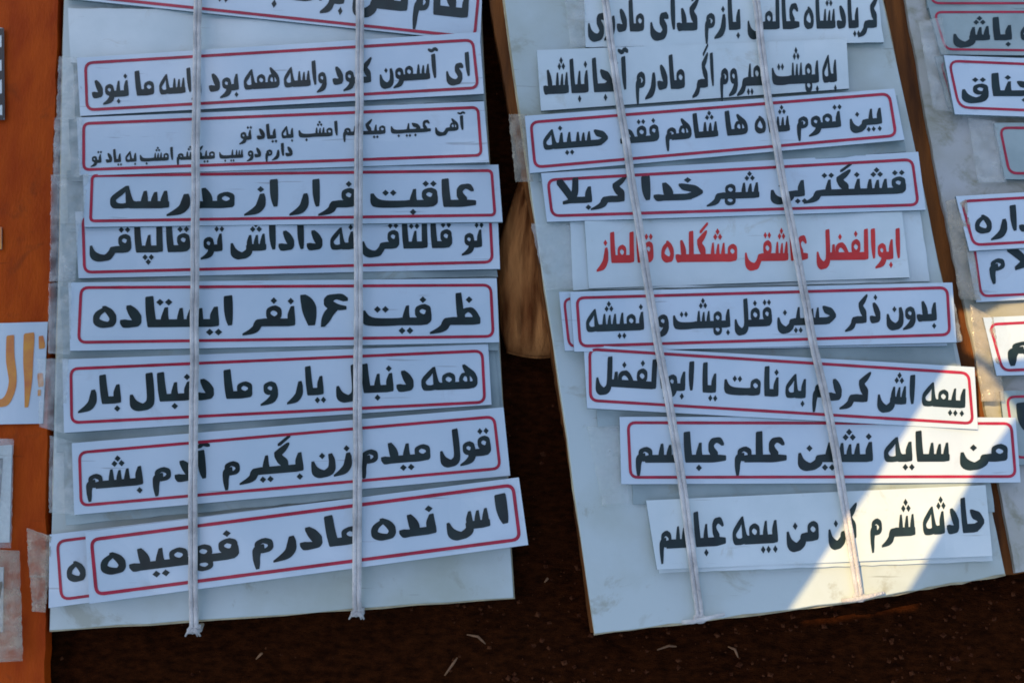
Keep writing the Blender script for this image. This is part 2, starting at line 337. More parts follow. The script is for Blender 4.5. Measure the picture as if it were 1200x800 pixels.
def lettering(surf, lines, m, parent, name='lettering'):
    """lines: (alef px, (xr, yr), (xl, yl) foot line of the letters, [(word, right px, left px)...])"""
    V = []; F = []
    for A, pr, pl, words in lines:
        sl = (pl[1] - pr[1]) / (pl[0] - pr[0])
        for wd, xr, xl in words:
            if wd not in WCACHE:
                ps, _ = word_polys(wd)
                WCACHE[wd] = merge(ps)
            vo, fo = WCACHE[wd]
            u0 = min(p.x for p in vo); u1 = max(p.x for p in vo); k = (xr - xl) / (u1 - u0)
            o = len(V)
            for p in vo:
                # the word runs left along the foot line; uprights lean with the line
                uu = (p.x - u0) * k; yy = p.y * A
                x = xr - uu + sl * yy * .9; y = pr[1] + (xr - uu - pr[0]) * sl - yy
                V.append(surf.P(x, y, .0003))
            F += [tuple(o + i for i in f) for f in fo]
    return mesh(name, V, F, m, parent)

# ------------------------------------------------------------ ground
gv = []; gf = []; nx, ny = 260, 180
for j in range(ny + 1):
    for i in range(nx + 1):
        x = -.62 + 1.24 * i / nx; y = -.46 + .92 * j / ny
        z = .0035 * noise.noise(Vector((x * 30, y * 30, 0))) + .0022 * noise.noise(Vector((x * 95, y * 95, 3))) + .0012 * noise.noise(Vector((x * 240, y * 240, 5)))
        if i in (0, nx) or j in (0, ny): z = 0
        gv.append((x, y, z - .004))
for j in range(ny):
    for i in range(nx):
        a = j * (nx + 1) + i; gf.append((a, a + 1, a + nx + 2, a + nx + 1))
o = len(gv); gv += [(-8, -8, -.004), (8, -8, -.004), (8, 8, -.004), (-8, 8, -.004)]
c0, c1, c2, c3 = 0, nx, (ny + 1) * (nx + 1) - 1, ny * (nx + 1)
gf += [(o, o + 1) + tuple(range(nx, -1, -1)), (o + 1, o + 2) + tuple(j * (nx + 1) + nx for j in range(ny, -1, -1)),
       (o + 2, o + 3) + tuple(ny * (nx + 1) + i for i in range(0, nx + 1)), (o + 3, o) + tuple(j * (nx + 1) for j in range(0, ny + 1))]
tag(mesh('ground', gv, gf, M['soil'], smooth=True), kind='structure', label='dark reddish brown soil ground under the boards')

v = []; f = []; rnd = random.Random(3)
for k in range(2000):
    x = rnd.uniform(-.05, .5) if k % 3 else rnd.uniform(-.55, .5); y = rnd.uniform(-.40, -.15) if k % 3 else rnd.uniform(-.4, .35)
    s = rnd.choice((.0006, .0008, .001, .0016, .0022)) * rnd.uniform(.7, 1.3); o = len(v); a = rnd.uniform(0, 6.28)
    for q in ((1, 0, 0), (.2, 1, .1), (-1, .1, 0), (-.1, -.9, .1), (0, 0, .9), (0, 0, -.8)):
        qx = q[0] * math.cos(a) - q[1] * math.sin(a) * 1.0; qy = q[0] * math.sin(a) + q[1] * math.cos(a)
        v.append((x + qx * s * rnd.uniform(.7, 1.5), y + qy * s, -.003 + q[2] * s))
    for t in ((0, 1, 4), (1, 2, 4), (2, 3, 4), (3, 0, 4), (1, 0, 5), (2, 1, 5), (3, 2, 5), (0, 3, 5)): f.append(tuple(o + i for i in t))
tag(mesh('soil_crumbs', v, f, M['crumb']), 'small crumbs of dark brown soil scattered over the ground', 'soil', kind='stuff')

def tube(name, path, rad, m, parent=None, flat=1.0, sides=8, closed_ends=True):
    v = []; f = []; n = len(path)
    for i, p in enumerate(path):
        d = (path[min(i + 1, n - 1)] - path[max(i - 1, 0)]).normalized()
        up = Vector((0, 0, 1)) if abs(d.z) < .9 else Vector((0, 1, 0))
        sx = d.cross(up).normalized(); uz = sx.cross(d)
        r = rad[i] if isinstance(rad, (list, tuple)) else rad
        for k in range(sides):
            a = 2 * math.pi * k / sides; v.append(p + sx * math.cos(a) * r + uz * math.sin(a) * r * flat)
    for i in range(n - 1):
        for k in range(sides):
            a = i * sides + k; b = i * sides + (k + 1) % sides; f.append((a, b, b + sides, a + sides))
    f.append(tuple(range(sides - 1, -1, -1))); f.append(tuple((n - 1) * sides + k for k in range(sides)))
    return mesh(name, v, f, m, parent, smooth=True)

# straws lying on the soil
for (x0, y0, x1, y1, lab) in ((547, 743, 569, 754, 'pale straw lying below the gap between the two boards'),
                              (521, 791, 536, 770, 'thin upright straw at the bottom edge left of the pale straw'),
                              (770, 761, 793, 757, 'bent straw below the left cord of the slanted board'),
                              (853, 757, 865, 770, 'short straw pointing down right below the slanted board'),
                              (300, 772, 308, 765, 'tiny straw fragment below the left sticker board'),
                              (638, 682, 642, 678, 'tiny straw crumb in the dark gap between boards')):
    a, b = U(x0, y0, .0015), U(x1, y1, .003); mid = (a + b) / 2 + Vector((.0015, .002, .001))
    tag(tube('straw', [a, a.lerp(mid, .6), mid, b.lerp(mid, .5), b], [.0005, .0009, .0010, .0009, .0004], M['straw'], flat=.5, sides=6), lab, 'straw', 'straws scattered on the soil')

# ------------------------------------------------------------ boards
def slab(name, pts, ztop, thick, m, parent=None, sub=14, bev=.0006):
    """polygon (photo-frame corners at level ztop) as a slab with subdivided, slightly worn rim"""
    top = []; rnd = random.Random(len(name) * 13 + int(pts[0][0]))
    for k in range(len(pts)):
        a, b = pts[k], pts[(k + 1) % len(pts)]
        for i in range(sub):
            p = lerp(a, b, i / sub); q = U(p[0], p[1], ztop)
            if i: q = q + Vector((rnd.uniform(-1, 1), rnd.uniform(-1, 1), 0)) * .0007
            top.append(q)
    cen = sum(top, Vector()) / len(top); n = len(top)
    ins = [p + (cen - p).normalized() * bev for p in top]
    v = ins + [p - Vector((0, 0, bev)) for p in top] + [p - Vector((0, 0, thick)) for p in top]
    f = [tuple(range(n))[::-1], tuple(2 * n + i for i in range(n))]
    for i in range(n):
        j = (i + 1) % n; f += [(i, j, n + j, n + i), (n + i, n + j, 2 * n + j, 2 * n + i)]
    return mesh(name, v, f, m, parent)

# left board
ZL = .016
lb = tag(empty('display_board'), 'upright white board tied with two straight cords, between orange board and dark soil', 'board')
slab('face_panel', [(77, -60), (559, -60), (602, 700), (58, 738)], ZL, .004, M['board'], lb)
slab('backing_panel', [(76, -60), (560.5, -60), (603.5, 701), (57.5, 740)], ZL - .0042, .011, M['edge'], lb)
# middle board
ZM = .036
mb = tag(empty('display_board'), 'slanted white board with brown wooden side, tied with two cords, crossed by sunlight', 'board')
slab('face_panel', [(582, -60), (1022, -60), (1178, 672), (1000, 704), (697, 742)], ZM, .005, M['board'], mb)
slab('backing_panel', [(580, -60), (1023, -60), (1179, 674), (1000, 706), (696.5, 744)], ZM - .0052, .004, M['edge'], mb)
slab('wooden_side', [(563, -60), (1018, -60), (1170, 664), (700, 738), (694.5, 741), (665, 520), (646, 410), (619, 240), (597, 130)], ZM - .0095, .026, M['wood'], mb)
# right board
ZR = .031
rb = tag(empty('display_board'), 'partly visible dusty white board with brown wooden side at the right border', 'board')
slab('face_panel', [(1050, -60), (1260, -60), (1330, 650), (1190, 671), (1145, 427), (1098, 206)], ZR, .004, M['board3'], rb)
slab('wooden_side', [(1025, -60), (1255, -60), (1325, 652), (1168, 675), (1120, 427), (1072, 206)], ZR - .0045, .026, M['wood'], rb)
# orange board
ZO = .014
ob = tag(empty('orange_board'), 'orange painted board with pasted stickers along the left border', 'board')
slab('painted_panel', [(-160, -60), (70.5, -60), (62, 200), (57, 400), (53.5, 640), (52, 880), (-160, 880)], ZO, .012, M['orange'], ob)

# tan cloth wedged between the boards
pts = []; NX, NY = 36, 60
for j in range(NY + 1):
    t = j / NY; y = 175 + 238 * t
    xl = 622 - 40 * min(1, t * 1.9) - 3 * math.sin(t * 5) + (18 * max(0, t - .88) / .12 * .5); xr = 640 + 22 * t
    for i in range(NX + 1):
        s = i / NX; yy = y + (5 * math.sin(s * math.pi) + 3 * s) * t
        edge = min(1, min(s, 1 - s) * 5, (1 - t) * 9 + .0) ** .5 if t < 1 else 0
        z = .002 + .015 * edge * (.45 + .55 * t) + .0034 * abs(math.sin(s * 7 + t * 5 + 1.3 * noise.noise(Vector((s * 3, t * 3, 8))))) * edge + .003 * noise.noise(Vector((s * 7, t * 4, 2))) * edge + .0012 * noise.noise(Vector((s * 20, t * 12, 4)))
        pts.append(U(xl + (xr - xl) * s, yy, max(.001, z)))
f = []
for j in range(NY):
    for i in range(NX):
        a = j * (NX + 1) + i; f.append((a, a + NX + 1, a + NX + 2, a + 1))
co = mesh('tan_cloth', pts, f, M['cloth'], smooth=True)
sm = co.modifiers.new('thickness', 'SOLIDIFY'); sm.thickness = .0012
hem = [pts[NY * (NX + 1) + i] + Vector((0, .0006, .0012)) for i in range(0, NX + 1, 2)]
tube('hem', hem, .0012, M['cloth'], co, flat=.8, sides=6)
tag(co, 'folded tan brown cloth wedged in the gap between left and slanted boards', 'cloth')

# ------------------------------------------------------------ stickers
GRP_L = 'framed stickers tied on the left board'; GRP_M = 'stickers tied on the slanted middle board'; GRP_R = 'stickers on the right border board'
def sticker(outer, brd, h, lines, label, group, ink='ink', seed=0, thick=.0026, amp=.0010, curl=None, pm='paper', rag=0, wd=3.4, r=9):
    rc = random.Random(seed * 3 + 1); curl = tuple(c + rc.choice((0, .0008, .0016, .0028)) for c in (curl or (0, 0, 0, 0)))
    s = Surf(outer, h, amp, seed, curl)
    root = sheet('slogan_sticker', s, thick, M[pm], rag=rag)
    tag(root, label, 'sticker', group)
    if brd: border(s, brd, M['line'], root, wd, r)
    if lines: lettering(s, lines, M[ink], root)
    return root, s
def under(outer, h, label, group, seed, pm='oldpaper_shaded', brd=None, thick=.0012):
    s = Surf(outer, h, .0008, seed, (.0006, .0004, .0004, .0008)); root = sheet('backing_sheet', s, thick, M[pm], rag=.6)
    tag(root, label, 'paper sheet', group)
    if brd: border(s, brd, M['line'], root, 2.6)
    return root

L = ZL
# --- left board, top to bottom
sticker([(60, -76), (566, -40), (563, 49), (74, -2)], [(80, -68), (563, -30), (556, 44), (72, -7)], L + .0045,
        [(45, (548, 22), (240, -12), [('نگام', 548, 484), ('نکن', 477, 413), ('برات', 403, 336), ('بد', 326, 298), ('میشه', 284, 208)])],
        'tilted framed sticker cut by the top border of the left board', GRP_L, seed=1)
sticker([(90, 68), (562, 38), (567, 110), (94, 136)], [(100, 74), (554, 47), (560, 103), (102, 129)], L + .0085,
        [(29, (551, 90.5), (108, 115.5), [('ای', 551, 523), ('آسمون', 515, 445), ('کبود', 437, 390), ('واسه', 383, 333), ('همه', 328, 286), ('بود', 280, 245),
                                          ('واسه', 236, 187), ('ما', 181, 159), ('نبود', 151, 108)])],
        'framed sticker with nine small words, second from the top of the left board', GRP_L, seed=2, curl=(.001, .0, .0015, .001))
sticker([(90, 138), (567, 119), (573, 190), (93, 206)], [(98, 145), (560, 126), (564, 182), (98, 199)], L + .0100,
        [(17.5, (546, 153), (280, 164.5), [('آهی', 546, 510), ('عجیب', 505, 458), ('میکشم', 452, 402), ('امشب', 396, 350), ('به', 344, 330), ('یاد', 325, 301), ('تو', 296, 280)]),
         (15.5, (343, 183), (106, 191.5), [('دارم', 343, 311), ('دو', 306, 289), ('سیب', 285, 257), ('میکشم', 252, 207), ('امشب', 203, 164), ('به', 160, 147), ('یاد', 143, 124), ('تو', 120, 106)])],
        'framed sticker with two lines of very small lettering on the left board', GRP_L, seed=3, curl=(0, .001, .0012, 0), r=7)
sticker([(97, 200), (584, 193), (589, 260), (99, 266)], [(108, 206), (576, 200), (580, 252), (106, 259)], L + .0075,
        [(33, (558, 242.5), (129, 244.5), [('عاقبت', 558, 434), ('فرار', 418, 339), ('از', 326, 286), ('مدرسه', 275, 129)])],
        'framed sticker with four widely spaced words below the two line sticker', GRP_L, seed=4, curl=(0, 0, .002, 0), r=5)
sticker([(88, 248), (583, 243), (586, 315), (92, 326)], [(97, 254), (574, 248), (577, 307), (99, 319)], L + .0045,
        [(32, (567, 290), (105, 297), [('تو', 567, 541), ('قالتاقی', 530, 424), ('نه', 415, 387), ('داداش', 378, 270), ('تو', 263, 235), ('قالپاقی', 223, 105)])],
        'framed sticker whose top line is covered by the sticker above, middle of left board', GRP_L, seed=5)
sticker([(80, 331), (582, 326), (585, 401), (82, 411)], [(95, 337), (575, 334), (578, 394), (92, 401)], L + .0080,
        [(36, (563, 380.5), (109, 384), [('ظرفیت', 563, 424), ('۶', 408, 376), ('۱', 371, 352), ('نفر', 346, 284), ('ایستاده', 273, 109)])],
        'framed sticker bearing the number sixteen on the left board', GRP_L, seed=6, curl=(.001, .0015, 0, 0))
sticker([(73, 421), (572, 403), (576, 474), (75, 507)], [(83, 432), (565, 411), (568, 471), (84, 495)], L + .0065,
        [(34, (560, 455), (91, 474.5), [('همه', 560, 494), ('دنبال', 485, 394), ('یار', 382, 336), ('و', 326, 305), ('ما', 296, 263), ('دنبال', 251, 152), ('بار', 142, 91)])],
        'framed sticker of seven words, third from the bottom of the left board', GRP_L, seed=7, curl=(0, 0, .001, .0015))
sticker([(84, 519), (590, 477), (598, 557), (87, 603)], [(93, 530), (579, 488), (586, 548.5), (95, 592)], L + .0085,
        [(34, (576, 533), (101, 573.5), [('قول', 576, 516), ('میدم', 505, 422), ('زن', 413, 365), ('بگیرم', 356, 261), ('آدم', 249, 179), ('بشم', 168, 101)])],
        'framed sticker rising to the right, second from the bottom of the left board', GRP_L, seed=8, curl=(0, .0025, .001, 0))
sticker([(58, 626), (560, 566), (575, 643), (57, 712)], [(67, 634), (560, 572), (566, 636), (72, 702)], L + .0060,
        [(34, (101, 680), (79, 682), [('ه', 101, 79)])],
        'lowest framed sticker mostly hidden, only its last round letter showing at left', GRP_L, seed=9, r=10)
sticker([(100, 623), (608, 559), (619, 638), (105, 707)], [(107, 632), (601, 568), (609, 631.5), (113, 696)], L + .0100,
        [(36, (597, 614), (119, 674), [('ا', 597, 583), ('س', 575, 524), ('نده', 512, 436), ('مادرم', 423, 296), ('فهمیده', 281, 119)])],
        'bottom framed sticker jutting past the right edge of the left board', GRP_L, seed=10, curl=(0, .0015, .001, .001), wd=4)
# sheets of the piles showing under the stickers
for k, (q, h, lab) in enumerate((
        ([(80, 10), (556, 12), (560, 66), (82, 74)], .0020, 'blank bluish sheet between the top two stickers of the left board'),
        ([(86, 74), (560, 44), (566, 118), (88, 142)], .0048, 'sheet edge showing under the nine word sticker'),
        ([(80, 140), (562, 124), (569, 197), (84, 213)], .0062, 'sheet edge showing under the two line sticker'),
        ([(78, 200), (575, 200), (583, 268), (80, 272)], .0030, 'sheet edge left of the four word sticker'),
        ([(72, 262), (578, 262), (583, 324), (74, 335)], .0022, 'sheet edge showing below the middle sticker with covered top line'),
        ([(70, 335), (578, 330), (584, 410), (74, 421)], .0046, 'sheet edge showing under the sticker with number sixteen'),
        ([(66, 424), (580, 407), (586, 482), (70, 520)], .0030, 'sheet edge showing under the seven word sticker'),
        ([(67, 430), (585, 412), (590, 490), (66, 530)], .0016, 'wider sheet lying lowest under the seven word sticker'),
        ([(74, 522), (588, 483), (594, 566), (77, 615)], .0050, 'sheet edge showing under the sticker second from bottom'))):
    under(q, L + h, lab, 'sheet edges in the piles of the left board', 20 + k, 'oldpaper_shaded' if k else 'plain')

K = ZM
# --- middle board
sticker([(683, -50), (1022, -50), (1036, 50), (686, 56)], None, K + .0035,
        [(37, (1030, 33), (690, 38), [('گریادشاه', 1030, 942), ('عالمی', 937, 876), ('بازم', 868, 826), ('گدای', 820, 762), ('مادری', 755, 689)])],
        'unframed sticker cut by the top border of the slanted board', GRP_M, seed=31, pm='plain', rag=.7)
sticker([(629, 59), (992, 46), (995, 104), (634, 130)], None, K + .0050,
        [(40, (981, 96.5), (637, 111), [('به', 981, 964), ('بهشت', 960, 905), ('نمیروم', 899, 844), ('اگر', 837, 811), ('مادرم', 803, 745), ('آنجا', 738, 695), ('نباشد', 690, 637)])],
        'unframed plain sticker of narrow letters, second from top of slanted board', GRP_M, seed=32, pm='plain', curl=(.001, .003, 0, .001))
sticker([(615, 136), (1048, 104), (1060, 164), (621, 203)], [(622, 143.5), (1042, 110), (1050, 159), (627, 196)], K + .0085,
        [(29, (1034, 145.5), (637, 176), [('بین', 1034, 996), ('تموم', 988, 934), ('شاه', 926, 885), ('ها', 877, 851), ('شاهم', 842, 780), ('فقط', 773, 727), ('حسینه', 713, 637)])],
        'framed sticker of seven words, topmost framed one of the slanted board', GRP_M, seed=33, curl=(.002, .001, .002, 0))
sticker([(634, 203), (1076, 178), (1085, 246), (641, 260)], [(642, 211), (1069, 187), (1076, 240), (647, 253)], K + .0060,
        [(29.5, (1062, 227), (653, 239), [('قشنگترین', 1062, 903), ('شهر', 890, 828), ('خدا', 824, 752), ('کربلا', 735, 653)])],
        'framed sticker just above the red lettered one', GRP_M, seed=34, curl=(0, .003, .002, 0))
sticker([(685, 259), (1057, 248), (1066, 325), (690, 338)], None, K + .0038,
        [(36, (1055, 304), (699, 308.5), [('ابوالفضل', 1055, 957), ('عاشقی', 947, 873), ('مشگلده', 864, 775), ('قالماز', 766, 699)])],
        'white sticker with bright red lettering and no frame', GRP_M, ink='red', seed=35, pm='plain')
sticker([(655, 342), (1103, 333), (1110, 405), (662, 411)], [(661, 350), (1096, 338), (1099, 396), (667, 406)], K + .0060, None,
        'framed sticker almost hidden under its twin, left frame end showing', GRP_M, seed=36, wd=3)
sticker([(668, 342), (1116, 331), (1121, 401), (673, 412)], [(676, 349), (1110, 337), (1113, 392), (680, 405.5)], K + .0085,
        [(33, (1098, 376), (688, 389), [('بدون', 1098, 1039), ('ذکر', 1032, 990), ('حسین', 980, 911), ('قفل', 905, 861), ('بهشت', 856, 789), ('وا', 784, 762), ('نمیشه', 755, 687)])],
        'framed sticker on its twin, directly below the red lettered one', GRP_M, seed=37, curl=(0, .003, .002, 0))
sticker([(684, 404), (1142, 430), (1146, 503), (688, 478)], [(691, 409), (1135, 437), (1140, 496), (692, 469)], K + .0070,
        [(35, (1131, 478.5), (698, 452), [('بیمه', 1131, 1080), ('اش', 1071, 1028), ('کردم', 1019, 952), ('به', 944, 920), ('نامت', 912, 848), ('یا', 841, 822), ('ابوالفضل', 812, 698)])],
        'framed sticker sloping down to the right with sun on its right end', GRP_M, seed=38, curl=(0, .001, .001, 0))
sticker([(726, 488), (1190, 489), (1196, 565), (728, 567)], [(736, 495), (1185, 496), (1190, 558), (739, 559)], K + .0050,
        [(36, (1181, 540.5), (746, 542), [('من', 1181, 1125), ('سایه', 1113, 1036), ('نشین', 1023, 935), ('علم', 922, 861), ('عباسم', 851, 745)])],
        'framed half sunlit sticker jutting over the right edge of the slanted board', GRP_M, seed=39, curl=(0, .001, .003, 0))
sticker([(757, 586), (1155, 568), (1163, 651), (770, 667)], None, K + .0050,
        [(41, (1154, 623), (773, 643), [('حادثه', 1154, 1082), ('شرم', 1073, 1020), ('کن', 1006, 971), ('من', 960, 922), ('بیمه', 912, 859), ('عباسم', 851, 773)])],
        'unframed sticker at the bottom of the slanted board, crossed by sunlight', GRP_M, seed=40, pm='plain', curl=(0, 0, .003, .002))
for k, (q, h, lab) in enumerate((
        ([(628, 146), (1052, 112), (1062, 178), (632, 212)], .0045, 'sheet edge showing under the topmost framed sticker of slanted board'),
        ([(668, 256), (1078, 246), (1090, 330), (672, 340)], .0018, 'blank sheet under the red lettered sticker'),
        ([(700, 405), (1116, 400), (1122, 432), (700, 442)], .0024, 'wedge of grey sheet between the two crossing framed stickers'),
        ([(700, 470), (1140, 470), (1146, 512), (700, 500)], .0022, 'sheet edge under the sloping framed sticker'),
        ([(740, 560), (1160, 560), (1166, 600), (742, 590)], .0020, 'sheet edge above the unframed bottom sticker'),
        ([(764, 600), (1150, 590), (1163, 657), (772, 671)], .0028, 'sheet edge under the unframed bottom sticker'))):
    under(q, K + h, lab, 'sheet edges in the piles of the slanted board', 50 + k, 'plain' if k in (1, 5) else 'oldpaper_shaded')

Q = ZR
# --- right board
sticker([(1084, -60), (1290, -60), (1290, 10), (1087, 10)], [(1089, -50), (1280, -50), (1280, 4), (1092, 4)], Q + .004, None,
        'framed sticker at the very top of the right border board', GRP_R, seed=61, wd=2.6, pm='oldpaper_shaded')
sticker([(1088, 8), (1290, 8), (1295, 66), (1103, 64)], [(1095, 14.5), (1282, 14), (1285, 60), (1108, 58)], Q + .006,
        [(27, (1225, 47), (1117, 48), [('باش', 1186, 1117), ('که', 1226, 1196)])],
        'framed grey sticker, second from top at the right border', GRP_R, seed=62, wd=2.6, pm='oldpaper_shaded')
sticker([(1096, 66), (1295, 70), (1300, 136), (1112, 126)], [(1102, 73), (1285, 78), (1290, 130), (1117, 122)], Q + .0035, None,
        'framed sticker hidden under the curved one at the right border', GRP_R, seed=63, wd=2.4, pm='oldpaper_shaded')
sticker([(1106, 65), (1300, 72), (1305, 140), (1119, 134)], [(1112, 71.5), (1290, 79), (1295, 133), (1124, 126)], Q + .009,
        [(27, (1214, 113), (1127, 113), [('جناق', 1216, 1127)])],
        'curved framed sticker lifting off its twin at the right border', GRP_R, seed=64, wd=3, curl=(.002, 0, 0, .003), amp=.0012, r=12)
sticker([(1165, 144), (1320, 144), (1320, 212), (1178, 210)], [(1172, 150), (1310, 150), (1310, 204), (1183, 203)], Q + .004, None,
        'framed sticker with only its empty left corner in view at the right border', GRP_R, seed=65, wd=3, pm='oldpaper_shaded')
sticker([(1120, 230), (1310, 219), (1318, 284), (1136, 294)], [(1127, 236), (1300, 226), (1306, 278), (1141, 287)], Q + .008,
        [(31, (1222, 270), (1144, 274), [('نداره', 1224, 1143)])],
        'framed sticker reading to the border, halfway down the right board', GRP_R, seed=66, wd=3.2, curl=(.001, 0, 0, .001))
sticker([(1132, 290), (1310, 280), (1318, 345), (1144, 354)], [(1141, 284), (1300, 276), (1306, 340), (1150, 347)], Q + .005,
        [(29, (1260, 302), (1160, 321), [('لا', 1215, 1184), ('م', 1179, 1160)])],
        'framed sticker tucked under the halfway one at the right border', GRP_R, seed=67, wd=3, pm='paper')
sticker([(1152, 372), (1330, 364), (1336, 436), (1168, 440)], [(1160, 380), (1320, 372), (1326, 428), (1175, 434)], Q + .009,
        [(30, (1240, 414), (1181, 416), [('نم', 1238, 1181)])],
        'sunlit framed sticker at the right border beside the slanted board', GRP_R, seed=68, wd=3.2)
sticker([(1172, 458), (1330, 452), (1340, 540), (1182, 545)], [(1180, 465), (1322, 460), (1330, 530), (1190, 536)], Q + .004,
        [(33, (1245, 503), (1192, 505), [('را', 1245, 1192)])],
        'lowest framed sticker at the right border, in shade', GRP_R, seed=69, wd=3, pm='oldpaper_shaded')

# --- orange board stickers
s = Surf([(-60, 380), (56, 377), (50, 496), (-60, 498)], ZO + .002, .0006, 71)
rt = sheet('pasted_sticker', s, .0012, M['paper'], nx=14)
tag(rt, 'white sticker with ochre strokes pasted on the orange board', 'sticker', 'stickers on the orange board')
def strokes(surf, paths, m, parent, k):
    ps = []
    for p in paths:
        pp = spline([(x, -y, s) for x, y, s in p])
        for a, b in zip(pp, pp[1:]):
            ps.append(hull([(round(q[0] / 30 + n[0] * q[2] * k, 5), round(q[1] / 30 + n[1] * q[2] * k, 5)) for q in (a, b) for n in NIB]))
    vo, fo = merge(ps)
    return mesh('lettering', [surf.P(p.x * 30, -p.y * 30, .0003) for p in vo], [tuple(f) for f in fo], m, parent)
strokes(s, [[(12, 397, 1), (12, 420, 1.1), (15, 445, 1), (11, 463, .9), (3, 472, 1), (-14, 470, 1), (-24, 455, .6)],
            [(34, 396, 1.4), (33, 420, 1.3), (33, 445, 1), (31, 475, .5)], [(48, 396, .6), (49, 405, .8)], [(47, 440, .7), (48, 450, .7)],
            [(46, 458, .4), (46, 462, .4)]], M['tan'], rt, 1.25)
s = Surf([(-60, 525), (14, 521), (11, 635), (-60, 637)], ZO + .002, .0006, 72)
rt = sheet('pasted_sticker', s, .0012, M['plain'], nx=10)
tag(rt, 'blank white sticker corner below the ochre one on the orange board', 'sticker', 'stickers on the orange board')
strokes(s, [[(0, 540, .8), (-3, 570, 1), (-4, 600, .7)]], M['ink'], rt, 1.2)
s = Surf([(-60, 662), (4, 664), (3, 740), (-60, 742)], ZO + .002, .0006, 73)
rt = sheet('pasted_sticker', s, .0012, M['paper'], nx=8)
tag(rt, 'white sticker sliver inside the beige plastic sleeve at lower left', 'sticker', 'stickers on the orange board')
strokes(s, [[(0, 684, .8), (-4, 700, 1)]], M['ink'], rt, 1)
s = Surf([(-60, 30), (4, 33), (5, 140), (-60, 142)], ZO + .002, .0006, 74)
rt = sheet('pasted_sticker', s, .0012, M['plain'], nx=8)
tag(rt, 'white label with broken black letter ends at the upper left border', 'sticker', 'stickers on the orange board')
strokes(s, [[(-8, 40, 1), (1, 37, .9)], [(-8, 64, 1.1), (-1, 66, 1.1), (2, 58, .7)], [(-8, 91, 1.2), (0, 88, 1.2)], [(-8, 117, 1.2), (-1, 119, 1.1), (2, 112, .6)], [(-8, 137, .6), (2, 138, .6)], [(3, 38, .3), (3.4, 90, .35), (4, 137, .3)]], M['black'], rt, 1.15)
s = Surf([(-40, 264), (2, 266), (2, 292), (-40, 292)], ZO + .002, .0004, 75)
rt = sheet('pasted_sticker', s, .0010, M['tan'], nx=6)
tag(rt, 'small ochre scrap at the left border above the ochre lettered sticker', 'sticker', 'stickers on the orange board')

# ------------------------------------------------------------ clear tape, crumpled
def tape(name, q, h, label, cat, m, seed, amp=.0016, group='strips of clear tape along the left board'):
    TL, TR, BR, BL = q; nx, ny = 8, 26; v = []
    for j in range(ny + 1):
        for i in range(nx + 1):
            a = lerp(TL, TR, i / nx); b = lerp(BL, BR, i / nx); p = lerp(a, b, j / ny)
            e = 1.6 if i in (0, nx) or j in (0, ny) else 0
            nn = noise.noise(Vector((p[0] * .11, p[1] * .09, seed * 5.7))) + .6 * noise.noise(Vector((p[0] * .3, p[1] * .22, seed)))
            x = p[0] + e * noise.noise(Vector((p[0] * .2, p[1] * .25, seed + 9)))
            v.append(U(x, p[1], h + amp * (nn + .4) + .001))
    f = [(j * (nx + 1) + i, (j + 1) * (nx + 1) + i, (j + 1) * (nx + 1) + i + 1, j * (nx + 1) + i + 1) for j in range(ny) for i in range(nx)]
    o = mesh(name, v, f, m, smooth=True); tag(o, label, cat, group)
    so = o.modifiers.new('film', 'SOLIDIFY'); so.thickness = .0002
    return o
for k, (q, h, lab) in enumerate((
        ([(69, 66), (97, 68), (93, 142), (66, 140)], .0085, 'crumpled clear tape at the left end of the nine word sticker'),
        ([(64, 138), (96, 136), (94, 208), (62, 206)], .0105, 'crumpled clear tape at the left end of the two line sticker'),
        ([(60, 205), (104, 204), (96, 262), (59, 262)], .0085, 'wide crumpled clear tape at the left end of the four word sticker'),
        ([(59, 262), (92, 262), (88, 330), (58, 330)], .0060, 'clear tape strip left of the sticker with covered top line'),
        ([(57, 332), (84, 330), (82, 415), (56, 414)], .0085, 'clear tape strip left of the sticker with number sixteen'),
        ([(44, 420), (80, 420), (76, 508), (46, 500)], .0075, 'clear tape bridging orange board and seven word sticker'),
        ([(58, 510), (90, 518), (90, 604), (57, 600)], .0085, 'clear tape strip left of the sticker second from bottom'))):
    tape('tape_strip', q, L + h, lab, 'tape', M['tape'], 80 + k)
tape('tape_strip', [(31, 618), (60, 628), (58, 676), (34, 676)], ZO + .006, 'beige tape on the orange board beside the lowest sticker, upper piece', 'tape', M['sleeve'], 90)
tape('tape_strip', [(35, 674), (58, 675), (53, 717), (38, 716)], ZO + .004, 'beige tape on the orange board beside the lowest sticker, lower piece', 'tape', M['sleeve'], 91)
tape('plastic_sleeve', [(-60, 640), (23, 645), (27, 774), (-60, 778)], ZO + .006, 'wrinkled beige plastic sleeve in the lower left corner', 'plastic sleeve', M['sleeve'], 92, .0022, 'plastic film on the orange board')
tape('plastic_sleeve', [(-60, 512), (16, 514), (13, 642), (-60, 640)], ZO + .004, 'clear film over the white sticker corner at left border', 'plastic sleeve', M['tape'], 93, .001, 'plastic film on the orange board')
tape('tape_strip', [(596, 134), (617, 134), (625, 213), (604, 213)], K + .002, 'grey tape folded round the left edge of the slanted board', 'tape', M['sleeve'], 94, .0012, 'tape on the slanted board')
tape('tape_strip', [(1076, 26), (1104, 20), (1120, 132), (1094, 128)], Q + .006, 'dull crumpled tape left of the upper stickers at right border', 'tape', M['tape'], 95, .002, 'tape on the right board')
tape('tape_strip', [(1134, 138), (1166, 142), (1180, 214), (1146, 214)], Q + .004, 'dull crumpled tape left of the empty sticker corner at right border', 'tape', M['tape'], 96, .002, 'tape on the right board')
tape('tape_strip', [(1108, 236), (1132, 230), (1150, 352), (1124, 350)], Q + .007, 'dull crumpled tape left of the halfway stickers at right border', 'tape', M['sleeve'], 97, .002, 'tape on the right board')
